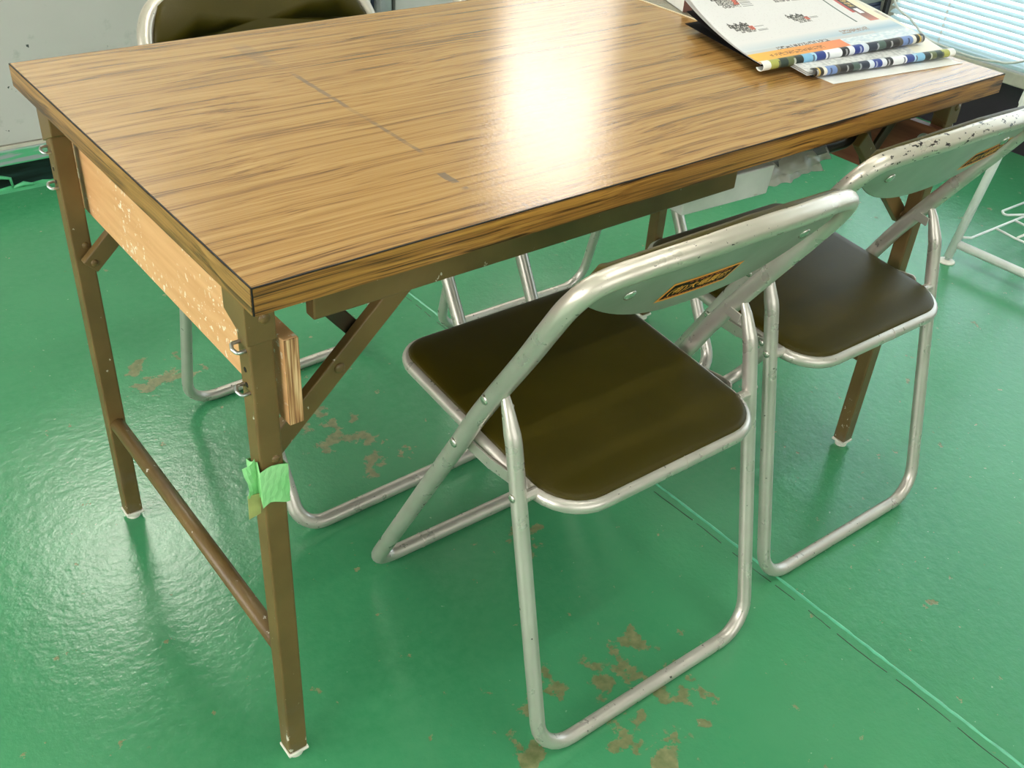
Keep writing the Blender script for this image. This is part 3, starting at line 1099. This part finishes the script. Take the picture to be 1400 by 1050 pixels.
def make_chair(label, paint='chair_silver', with_sticker=False, sz=0.0, sxo=0.0):
    t = thing('folding_chair', label, 'chair', (0, 0, 0), 0, 'folding chairs around the table')
    # back loop: floor bar in front, sides sloping up to the bowed back tube
    R1 = 0.0116
    right = [loop_pt(x, z, o) for x, z, o in HALF]
    left = [Vector((-p.x, p.y, p.z)) for p in right]
    arc = catmull([loop_pt(0.19, 0.38, 0)] + right + left[::-1][1:] + [loop_pt(-0.19, 0.38, 0)], 5)
    foot = fillet([loop_pt(-0.19, 0.378, 0), Vector((-0.19, 0.40, 0.0117)), Vector((0.19, 0.40, 0.0117)), loop_pt(0.19, 0.378, 0)], 0.042, 8)
    MB().tube(arc[:-1] + foot[:-1], R1, closed=True, seg=14).build('back_frame', paint, t)
    # weld rings on the front floor bar
    for xx in (-0.105,):
        MB().cyl((xx, 0.40, 0.0117), (1, 0, 0), R1 + 0.0006, 0.0022, 14).build('joint_ring', paint, t)
    # rear leg, one bent tube
    R2 = 0.0098
    a = Vector((0.190, 0.107, 0.488))
    pts = [Vector((-0.188, 0.122, 0.502)), Vector((-0.1895, 0.110, 0.480)), Vector((-0.190, 0.095, 0.445)), Vector((-0.190, -0.006, 0.0099)),
           Vector((0.190, -0.006, 0.0099)), Vector((0.190, 0.095, 0.445)), Vector((0.1895, 0.110, 0.480)), Vector((0.188, 0.122, 0.502))]
    path = fillet(pts, [0, 0.05, 0.1, 0.052, 0.052, 0.1, 0.05, 0], 7)
    n = len(path)
    rad = [R2] * n
    fl_ = [1.0] * n
    path = [path[0].lerp(path[1], q) for q in (0, 0.25, 0.5, 0.75)] + path[1:-1] + [path[-2].lerp(path[-1], q) for q in (0.25, 0.5, 0.75, 1)]
    n = len(path)
    acc = [0.0]
    for i in range(1, n):
        acc.append(acc[-1] + (path[i] - path[i - 1]).length)
    rad = [R2 * min(1.0, 0.25 + 0.75 * (min(a_, acc[-1] - a_) / 0.055) ** 0.6) for a_ in acc]
    MB().tube(path, rad, seg=14).build('rear_leg', paint, t)
    # seat frame tube and cushion
    def seat_z(y):
        return 0.3655 + 0.092 * y
    oy0, oy1, hw = 0.031, 0.368, 0.1645
    ol = rrect(-hw, hw, oy0, oy1, [0.058, 0.058, 0.036, 0.036], 8)
    MB().tube([(x, y, seat_z(y)) for x, y in ol], 0.0094, closed=True, seg=12).build('seat_frame', paint, t)
    MB().cyl((0.02, oy0, seat_z(oy0)), (1, 0, 0), 0.0099, 0.0016, 14).build('joint_ring', paint, t)
    op = rrect(-hw - 0.001, hw + 0.001, oy0 - 0.001, oy1 + 0.001, [0.058, 0.058, 0.036, 0.036], 8)
    v, f = pillow(op, [(0.006, 0.003), (0.0006, 0.0068), (0.0, 0.0095), (0.0022, 0.0122), (0.007, 0.0138), (0.02, 0.0146)],
                  lambda x, y, h: (x, y, seat_z(y) + h))
    pad = link('seat', new_mesh('seat', v, f, True), 'olive_vinyl', t)
    # dark seam round the cushion
    MB().tube([(x, y, seat_z(y) + 0.0078) for x, y in offset2d(op, -0.0002)], 0.0009, closed=True, seg=6).build('piping', 'olive_vinyl', pad)
    # backrest: pressed plate behind, cushion in front
    bo = back_outline()
    v, f = pillow(bo, [(0.001, 0.0), (0.0, 0.001), (0.0005, 0.002)], lambda x, z, h: plate_pt(x, z, 0.0 + h - 0.002))
    pl = link('back_plate', new_mesh('back_plate', v, f, False), 'plate_green_grey', t)
    rise = 0.0062 if with_sticker else 0.002
    up = [(x, z + (rise if i > 33 else 0)) for i, (x, z) in enumerate(bo)]
    v, f = pillow(up, [(0.003, 0.001), (0.0, 0.003), (0.0, 0.011), (0.003, 0.0155), (0.009, 0.018)], lambda x, z, h: plate_pt(x, z, h + 0.0006))
    link('backrest', new_mesh('backrest', v, f, True), 'olive_vinyl', t)
    for sx in (-1, 1):
        c = plate_pt(sx * 0.128, 0.660, -0.0021)
        MB().cyl(c, -NRM, 0.0075, 0.0004, 14, 0.0028).build('plate_dimple', 'rivet_steel', pl)
    # side hardware
    for sx in (-1, 1):
        ax = (sx, 0, 0)
        # loop-to-leg hinge plate and rivet
        MB().obox((sx * 0.1805, 0.140, 0.478), (sx * 0.1805, 0.112, 0.474), 0.002, 0.014, (0, 0, 1)).build('hinge_plate', paint, t, 0.0006)
        MB().cyl((sx * (0.19 + R1 * 0.93), 0.1365, 0.481), ax, 0.0062, 0.001, 14, 0.0022).build('rivet', 'rivet_steel', t)
        MB().cyl((sx * (0.19 + R1 * 0.93), 0.190, 0.3865), ax, 0.0062, 0.001, 14, 0.0022).build('rivet', 'rivet_steel', t)
        # link from the loop to the seat side
        lk = MB().obox((sx * 0.1768, 0.205, 0.374), (sx * 0.1768, 0.150, 0.372), 0.0026, 0.017, (0, 0, 1))
        lk.obox((sx * 0.1768, 0.152, 0.372), (sx * 0.1768, 0.106, 0.378), 0.0026, 0.016, (0, 0, 1))
        lk.cyl((sx * 0.1768 - 0.0013, 0.106, 0.378), (1, 0, 0), 0.0080, 0.0026, 16)
        lk_o = lk.build('seat_link', paint, t, 0.0005)
        MB().cyl((sx * 0.1781, 0.106, 0.378), ax, 0.0048, 0.0006, 12, 0.0016).build('rivet', 'rivet_steel', lk_o)
        # pivot stub between rear leg and seat tube
        MB().cyl((sx * 0.166, 0.078, 0.3765), ax, 0.0070, 0.022, 14).build('pivot_stub', paint, t)
        MB().cyl((sx * (0.19 + R2 * 0.93), 0.0795, 0.381), ax, 0.0055, 0.0008, 14, 0.002).build('rivet', 'rivet_steel', t)
    if with_sticker:
        sticker(t, sz, sxo)
    return t


def copy_tree(o, parent=None):
    c = o.copy()
    C.objects.link(c)
    c.parent = parent
    for ch in list(o.children):
        copy_tree(ch, c)
    return c


ch1 = make_chair('olive folding chair nearest the camera, orange sticker on its full backrest', 'chair_silver', True)
ch1.location = (0.456, -0.131, 0)
ch1.rotation_euler.z = -0.015
ch2 = make_chair('olive folding chair with badly chipped back tube beside the white wire rack', 'chair_silver_chipped', True, 0.0, 0.13)
ch2.location = (0.930, -0.094, 0)
ch2.rotation_euler.z = -0.02
HALF = [(.190, .45, .000), (.189, .56, .006), (.189, .621, .010), (.183, .672, .0125), (.160, .705, .0150), (.118, .722, .0185), (.065, .732, .0235), (0., .735, .0250)]
ch3 = make_chair('olive folding chair on the far side, backrest rising above the table edge', 'chair_silver')
ch3.location = (0.400, 0.797, 0)
ch3.rotation_euler.z = math.pi + 0.02
ch4 = copy_tree(ch3)
ch4['label'] = 'olive folding chair on the far side, seat tucked under the paper bundle'
ch4.location = (0.925, 0.755, 0)
ch4.rotation_euler.z = math.pi - 0.02


# ================================================================== papers on the table
def print_sheet(name, fn, nu, nv, colour, parent, thick=0.0004, mat='print'):
    """curved sheet; fn(u, v) -> point, colour(u, v) -> srgb; flat print carried as a colour attribute"""
    v, f = [], []
    for j in range(nv + 1):
        for i in range(nu + 1):
            v.append(fn(i / nu, j / nv))
    for j in range(nv):
        for i in range(nu):
            a = j * (nu + 1) + i
            f.append((a, a + 1, a + nu + 2, a + nu + 1))
    me = new_mesh(name, v, f, True)
    at = me.color_attributes.new('print', 'FLOAT_COLOR', 'CORNER')
    buf = np.ones((len(f) * 4, 4), dtype=np.float32)
    for j in range(nv):
        for i in range(nu):
            c = lin(colour((i + .5) / nu, (j + .5) / nv))
            buf[(j * nu + i) * 4:(j * nu + i) * 4 + 4] = c
    at.data.foreach_set('color', buf.ravel())
    o = link(name, me, mat, parent)
    if thick:
        s = o.modifiers.new('s', 'SOLIDIFY')
        s.thickness = thick
    return o


def blend(a, b, t):
    return tuple(x + (y - x) * t for x, y in zip(a, b))


RN = random.Random(5)
NOISE = rng.random((64, 64))


def nz(u, v):
    return NOISE[int(u * 64) % 64][int(v * 64) % 64]


def tractor(u, v, cu, cv, s):
    """small photo of a red farm machine: returns a colour or None"""
    x, y = (u - cu) / s, (v - cv) / (s * 1.05)
    if -1.0 < x < 0.35 and 0.25 < y < 1.0 - 0.35 * abs(math.sin(x * 7)):
        return (48, 44, 42) if nz(x * 3, y * 3) < 0.8 else (210, 205, 200)
    if -0.8 < x < 0.2 and -0.3 < y <= 0.25:
        return (70, 66, 64) if nz(x * 2.3, y * 4) < 0.55 else (190, 186, 180)
    if 0.1 < x < 0.55 and -0.35 < y < 0.25:
        return (206, 92, 70) if nz(x * 4, y * 3) < 0.7 else (80, 60, 58)
    if -0.6 < x < 0.5 and -0.7 < y <= -0.3:
        return (112, 108, 106) if nz(x * 3, y * 2) < 0.6 else (226, 222, 218)
    if 0.6 < x < 1.25 and -0.75 < y < 0.1 and (y * 6) % 1.0 < 0.3:
        return (120, 118, 116)
    return None


def col_front(u, v):
    g = (224, 221, 220)
    if v < 0.15:                       # orange headline band
        if u < 0.56:
            c = blend((240, 186, 78), (232, 138, 96), u / 0.56)
            if 0.06 < v < 0.11 and 0.1 < u < 0.42 and nz(u * 2, v * 5) < 0.5:
                return (150, 96, 52)
            return c
        return blend((190, 206, 216), (226, 230, 232), nz(u, v))
    if v < 0.19 and u < 0.8:
        if 0.18 < u < 0.5 and nz(u * 4, v) < 0.45:
            return (84, 78, 84)
        return (196, 198, 200)
    if v < 0.32:
        t = max(0.0, 1.0 - abs(v - 0.21) / 0.1) * (0.25 + 0.75 * u)
        if 0.62 < u < 0.8 and 0.21 < v < 0.27 and nz(u * 2, v * 3) < 0.5:
            return (150, 130, 120)
        return blend(g, (150, 180, 198), t)
    for cu, cv, s in ((0.215, 0.84, 0.10), (0.545, 0.84, 0.095), (0.165, 0.50, 0.085), (0.53, 0.52, 0.08)):
        c = tractor(u, v, cu, cv, s)
        if c:
            return c
    if abs(u - 0.80) < 0.006 and v > 0.35:
        return (62, 84, 74)
    if 0.885 < u < 0.95:
        if v > 0.58:
            if 0.90 < u < 0.937 and (v * 22) % 1.0 < 0.62 and nz(u * 9, v * 5) < 0.7:
                return (204, 170, 96)
            return (34, 28, 30)
        if v > 0.34:
            return blend((196, 120, 100), (70, 60, 60), (v - 0.34) / 0.24) if not (0.47 < v < 0.56 and 0.90 < u < 0.93) else (240, 240, 240)
    if 0.865 < u <= 0.885 and v > 0.5:
        return (186, 70, 70)
    if u >= 0.95:
        return (244, 226, 196)
    return g if nz(u * 3, v * 3) > 0.04 else (214, 210, 208)


def col_second(u, v):
    g = (232, 226, 210)
    for cu, cv, r in ((0.93, 0.80, 0.05), (0.94, 0.60, 0.055), (0.92, 0.42, 0.05), (0.90, 0.25, 0.045)):
        if abs(u - cu) < r * 0.75 and abs(v - cv) < r * 1.3:
            return (188, 178, 164) if nz(u * 5, v * 5) < 0.6 else (206, 186, 172)
    if v < 0.35 and u < 0.8:
        return (200, 200, 198) if nz(u * 4, v * 4) < 0.4 else (222, 221, 218)
    return g


SEG = [(0.00, (238, 238, 232)), (0.045, (168, 168, 84)), (0.10, (46, 60, 52)), (0.14, (96, 104, 66)), (0.19, (38, 48, 44)), (0.23, (128, 182, 214)),
       (0.29, (170, 206, 226)), (0.315, (44, 62, 132)), (0.37, (236, 238, 240)), (0.47, (30, 30, 34)), (0.51, (224, 226, 232)),
       (0.545, (40, 58, 134)), (0.60, (214, 222, 232)), (0.63, (40, 46, 62)), (0.70, (74, 92, 84)), (0.75, (34, 30, 30)),
       (0.83, (84, 78, 66)), (0.86, (116, 140, 190)), (0.92, (232, 228, 214)), (0.95, (44, 38, 26)), (0.965, (206, 176, 92)), (0.98, (28, 24, 22))]


def col_spine(u, v, rev=False):
    if rev:
        u = 1 - u
    c = SEG[0][1]
    for a, cc in SEG:
        if u >= a:
            c = cc
    if nz(u * 5, 0.3) < 0.22 and 0.3 < v < 0.75:
        c = blend(c, (240, 240, 240) if sum(c) < 300 else (40, 44, 60), 0.6)
    return c


def roll(name, A, B, r, parent, rev, nu=90):
    A, B = Vector(A), Vector(B)
    d = (B - A).normalized()
    s = Vector((d.y, -d.x, 0))           # towards the near edge
    def fn(u, v):
        a = -2.6 + 5.0 * v               # open roll, wraps the fold
        return A + (B - A) * u + s * (r * math.cos(a)) + Vector((0, 0, r * math.sin(a) * 0.8))
    return print_sheet(name, fn, nu, 14, lambda u, v: col_spine(u, v, rev), parent, 0.0006)


# lowest: plain white sheet
ws = tag(MB().add([(0.891, 0.092, 0.7003), (1.150, 0.058, 0.7003), (1.158, 0.30, 0.7003), (0.915, 0.32, 0.7003),
                   (0.891, 0.092, 0.7008), (1.150, 0.058, 0.7008), (1.158, 0.30, 0.7008), (0.915, 0.32, 0.7008)],
                  [(0, 3, 2, 1), (4, 5, 6, 7), (0, 1, 5, 4), (1, 2, 6, 5), (2, 3, 7, 6), (3, 0, 4, 7)]).build('paper_sheet', 'paper_white'),
         'plain white sheet lying lowest under the two rolled newspapers', 'paper')

# clear desk mat further back
mat_o = thing('desk_mat', 'clear grey vinyl desk mat at the far right of the table top', 'desk mat', (0.945, 0.32, 0.7002))
MB().box(0.002, 0.215, 0.05, 0.30, 0.0, 0.0011).build('sheet', 'clear_vinyl', mat_o)
MB().box(0.0, 0.002, 0.05, 0.30, 0.0, 0.0014).build('rim', 'vinyl_rim', mat_o)

# second newspaper, partly covered
n2 = thing('newspaper', 'folded newspaper with a rolled colourful fold, lying under the tractor flyer', 'newspaper', (0, 0, 0))
A2, B2 = Vector((0.880, 0.122, 0.7085)), Vector((1.158, 0.083, 0.7085))
D2 = Vector((0.050, 0.245, 0))


def sheet2(u, v, lift=0.0):
    p = A2 + (B2 - A2) * (0.0 + 0.985 * u) + D2 * v
    p = p + Vector((-0.01 + 0.034 * v * u, 0, 0))
    z = 0.7112 + 0.004 * math.sin(v * 3.1) + 0.022 * max(0.0, u - 0.55) ** 1.3 * v * 1.9 + lift
    return Vector((p.x, p.y, z))


for k, lf in enumerate((0.0, -0.0024, -0.0048)):
    print_sheet('page', lambda u, v, lf=lf: sheet2(u, v, lf - 0.0008 * v), 70, 60, col_second if k == 0 else (lambda u, v: (206, 204, 200)), n2, 0.0005)
roll('rolled_fold', A2, B2, 0.0072, n2, True)

# tractor flyer on top
n1 = thing('flyer', 'open flyer with four red tractor pictures and a rolled colourful fold on top', 'flyer', (0, 0, 0))
A1, B1 = Vector((0.823, 0.166, 0.7125)), Vector((1.128, 0.121, 0.7230))
D1 = Vector((0.064, 0.212, 0))


def sheet1(u, v, lift=0.0, curl=1.0):
    p = A1 + (B1 - A1) * u + D1 * v * (1 + 0.08 * u)
    left = max(0.0, 1 - u)
    z = A1.z + (B1.z - A1.z) * u + 0.0045 + lift + curl * v * v * (0.026 * left ** 0.7 + 0.010)
    return Vector((p.x + 0.006 * v * u, p.y, z))


print_sheet('page', lambda u, v: sheet1(u, v), 190, 150, col_front, n1, 0.0004)
print_sheet('page', lambda u, v: sheet1(u * 0.99 + 0.004, v * 0.985, -0.0016 - 0.002 * v, 0.85), 12, 16, lambda u, v: (196, 194, 192), n1, 0.0004)
print_sheet('page', lambda u, v: sheet1(u * 0.98 + 0.012, v * 0.95, -0.0026 - 0.003 * v, 0.5), 12, 16, lambda u, v: (24, 20, 20), n1, 0.0004, 'print_matte')  # near-black colour paints the shadow wedge under the lifted page
print_sheet('cover', lambda u, v: sheet1(u * 0.985 + 0.015, v * 0.95, -0.0045 - 0.004 * v, 0.03), 12, 16, lambda u, v: (14, 11, 11), n1, 0.0006, 'print_matte')  # also near-black, the bottom of that painted shadow wedge
roll('rolled_fold', A1, B1, 0.0078, n1, False)

# magazine behind, only its bright lower edge shows
mg = thing('magazine', 'magazine with a bright multicoloured edge lying behind the tractor flyer', 'magazine', (0.955, 0.435, 0.7016), -0.40)
MB().box(0.0, 0.19, 0.0, 0.16, 0.0, 0.020).build('pages', 'paper_white', mg, 0.001)
cols = [(120, 84, 76), (58, 78, 66), (40, 130, 190), (226, 228, 232), (30, 40, 130), (230, 230, 230), (24, 22, 24), (226, 222, 222), (130, 92, 88), (30, 28, 50), (70, 74, 130), (40, 36, 40)]
print_sheet('printed_edge', lambda u, v: Vector((0.19 * u, -0.0008 - 0.0005 * math.sin(v * 3.1), 0.0204 * v)), 48, 2, lambda u, v: cols[int(u * 11.99)], mg, 0)
print_sheet('printed_cover', lambda u, v: Vector((0.19 * u, 0.16 * v, 0.0207)), 48, 20, lambda u, v: cols[int(u * 11.99)] if v < 0.5 else (226, 224, 222), mg, 0)

# ================================================================== paper bundle on the shelf under the table
pb = thing('paper_bundle', 'white packet and grey bagged newspapers on the shelf beneath the table', 'papers', (0, 0, 0))
pk = MB().add([(0.592, 0.062, 0.5925), (0.740, 0.052, 0.5925), (0.760, 0.30, 0.5925), (0.612, 0.31, 0.5925),
               (0.585, 0.058, 0.632), (0.740, 0.048, 0.634), (0.760, 0.30, 0.634), (0.605, 0.31, 0.632)],
              [(0, 3, 2, 1), (4, 5, 6, 7), (0, 1, 5, 4), (1, 2, 6, 5), (2, 3, 7, 6), (3, 0, 4, 7)]).build('packet', 'paper_white', pb, 0.002)
co, fs = text_mesh('1 05', 1.0)
w0, w1 = co[:, 0].min(), co[:, 0].max()
h0, h1 = co[:, 1].min(), co[:, 1].max()
v = []
for c in co:
    a = (c[0] - w0) / (w1 - w0)
    b = (c[1] - h0) / (h1 - h0)
    y = 0.135 - 0.045 * a
    v.append((0.5862 + 0.018 * (y - 0.06) / 0.25 - 0.0008, y, 0.602 + 0.009 * b))
link('lettering', new_mesh('lettering', v, fs), 'black_gap', pk)


def bag_sheet(z_top, amp, x0, x1, yf):
    v, f = [], []
    nu, nv = 110, 24
    for j in range(nv + 1):
        for i in range(nu + 1):
            u, w = i / nu, j / nv
            x = x0 + (x1 - x0) * u
            y = yf(u) + 0.26 * w
            e = max(0.0, 1 - w * 6)
            z = z_top - 0.022 * e * e + amp * (math.sin(u * 31 + w * 40) + 0.5 * math.sin(u * 67 - w * 60)) * (0.25 + 0.6 * e)
            v.append((x, y, z))
    for j in range(nv):
        for i in range(nu):
            a = j * (nu + 1) + i
            f.append((a, a + 1, a + nu + 2, a + nu + 1))
    return v, f


for k, (zt, am, x0, x1, mt) in enumerate(((0.6345, 0.0002, 0.68, 0.890, 'grey_bag'), (0.628, 0.0009, 0.685, 0.888, 'clear_bag'), (0.617, 0.0010, 0.71, 0.868, 'clear_bag'))):
    yf = (lambda u: 0.072) if k == 0 else (lambda u, k=k: 0.056 + 0.003 * math.sin(u * 13 + k * 2) + 0.0015 * math.sin(u * 41 + k) + 0.008 * u)
    v, f = bag_sheet(zt, am, x0, x1, yf)
    o = link(('bag_top', 'bag_fold', 'bag_fold')[k], new_mesh('bag', v, f, True), mt, pb)
    o.modifiers.new('s', 'SOLIDIFY').thickness = 0.0012
MB().box(0.69, 0.862, 0.078, 0.33, 0.593, 0.629).build('newspaper_stack', 'paper_grey', pb, 0.003)

# ================================================================== white wire rack at the right
rk = thing('wire_rack', 'white tubular wire rack standing on the floor at the right edge', 'rack', (1.985, 0.366, 0))
for yy in (0.0, -0.62):
    MB().tube([(0.0, yy, 0.012), (0.106, yy, 0.352), (0.24, yy, 0.78)], 0.0105, seg=12).build('leg', 'rack_white', rk)
    ft = MB()
    ft.cyl((-0.002, yy, 0.0), (0, 0, 1), 0.021, 0.003, 18, 0.003)
    ft.build('foot_glide', 'white_cap', rk)
    MB().cyl((-0.001, yy, 0.006), (0.1, 0, 1), 0.006, 0.012, 10).build('foot_pin', 'zinc', rk)
MB().tube([(0.016, -0.008, 0.046), (0.016, -0.612, 0.046)], 0.0105, seg=12).build('lower_rail', 'rack_white', rk)
W = 0.0032
MB().tube(fillet([(0.020, 0.004, 0.060), (0.048, -0.018, 0.060), (0.33, -0.024, 0.060), (0.36, -0.05, 0.060)], 0.012, 4), W, seg=8).build('wire', 'rack_white', rk)
for k in range(5):
    x = 0.155 + 0.09 * k
    MB().tube(fillet([(x, -0.024, 0.060), (x - 0.01, -0.08, 0.060), (x - 0.012, -0.50, 0.060)], 0.01, 3), W, seg=8).build('wire', 'rack_white', rk)
for yy in (-0.085, -0.16, -0.26, -0.36):
    MB().tube([(0.145, yy, 0.064), (0.52, yy, 0.064)], W, seg=8).build('wire', 'rack_white', rk)
MB().tube(fillet([(0.30, -0.03, 0.066), (0.235, 0.004, 0.066), (0.255, 0.020, 0.066), (0.40, 0.016, 0.066)], 0.008, 4), W, seg=8).build('wire', 'rack_white', rk)
MB().tube([(0.24, 0.0, 0.78), (0.24, -0.62, 0.78)], 0.0105, seg=12).build('top_rail', 'rack_white', rk)
MB().tube([(0.52, 0.0, 0.064), (0.52, -0.62, 0.064)], W, seg=8).build('wire', 'rack_white', rk)
for yy in (0.0, -0.62):
    MB().tube([(0.52, yy, 0.012), (0.24, yy, 0.78)], 0.0105, seg=12).build('leg', 'rack_white', rk)
    MB().cyl((0.522, yy, 0.0), (0, 0, 1), 0.021, 0.003, 18, 0.003).build('foot_glide', 'white_cap', rk)

# crumpled white bag caught on the rack leg
v, f = [], []
NU, NV = 28, 14
for j in range(NV + 1):
    th = math.pi * j / NV
    for i in range(NU):
        ph = 2 * math.pi * i / NU
        k = 1 + 0.10 * math.sin(3 * ph + 2 * th) + 0.07 * math.sin(7 * ph - 5 * th) + 0.05 * math.sin(11 * ph + 9 * th)
        x, y, z = math.sin(th) * math.cos(ph) * k, math.sin(th) * math.sin(ph) * k, math.cos(th) * k
        v.append((2.176 + 0.078 * x, 0.366 + 0.030 * y, 0.392 + 0.046 * z + 0.030 * x))
for j in range(NV):
    for i in range(NU):
        f.append((j * NU + i, (j + 1) * NU + i, (j + 1) * NU + (i + 1) % NU, j * NU + (i + 1) % NU))
tag(link('plastic_bag', new_mesh('plastic_bag', v, f, False), 'rack_white'), 'crumpled white plastic bag caught on the leg of the wire rack', 'bag')
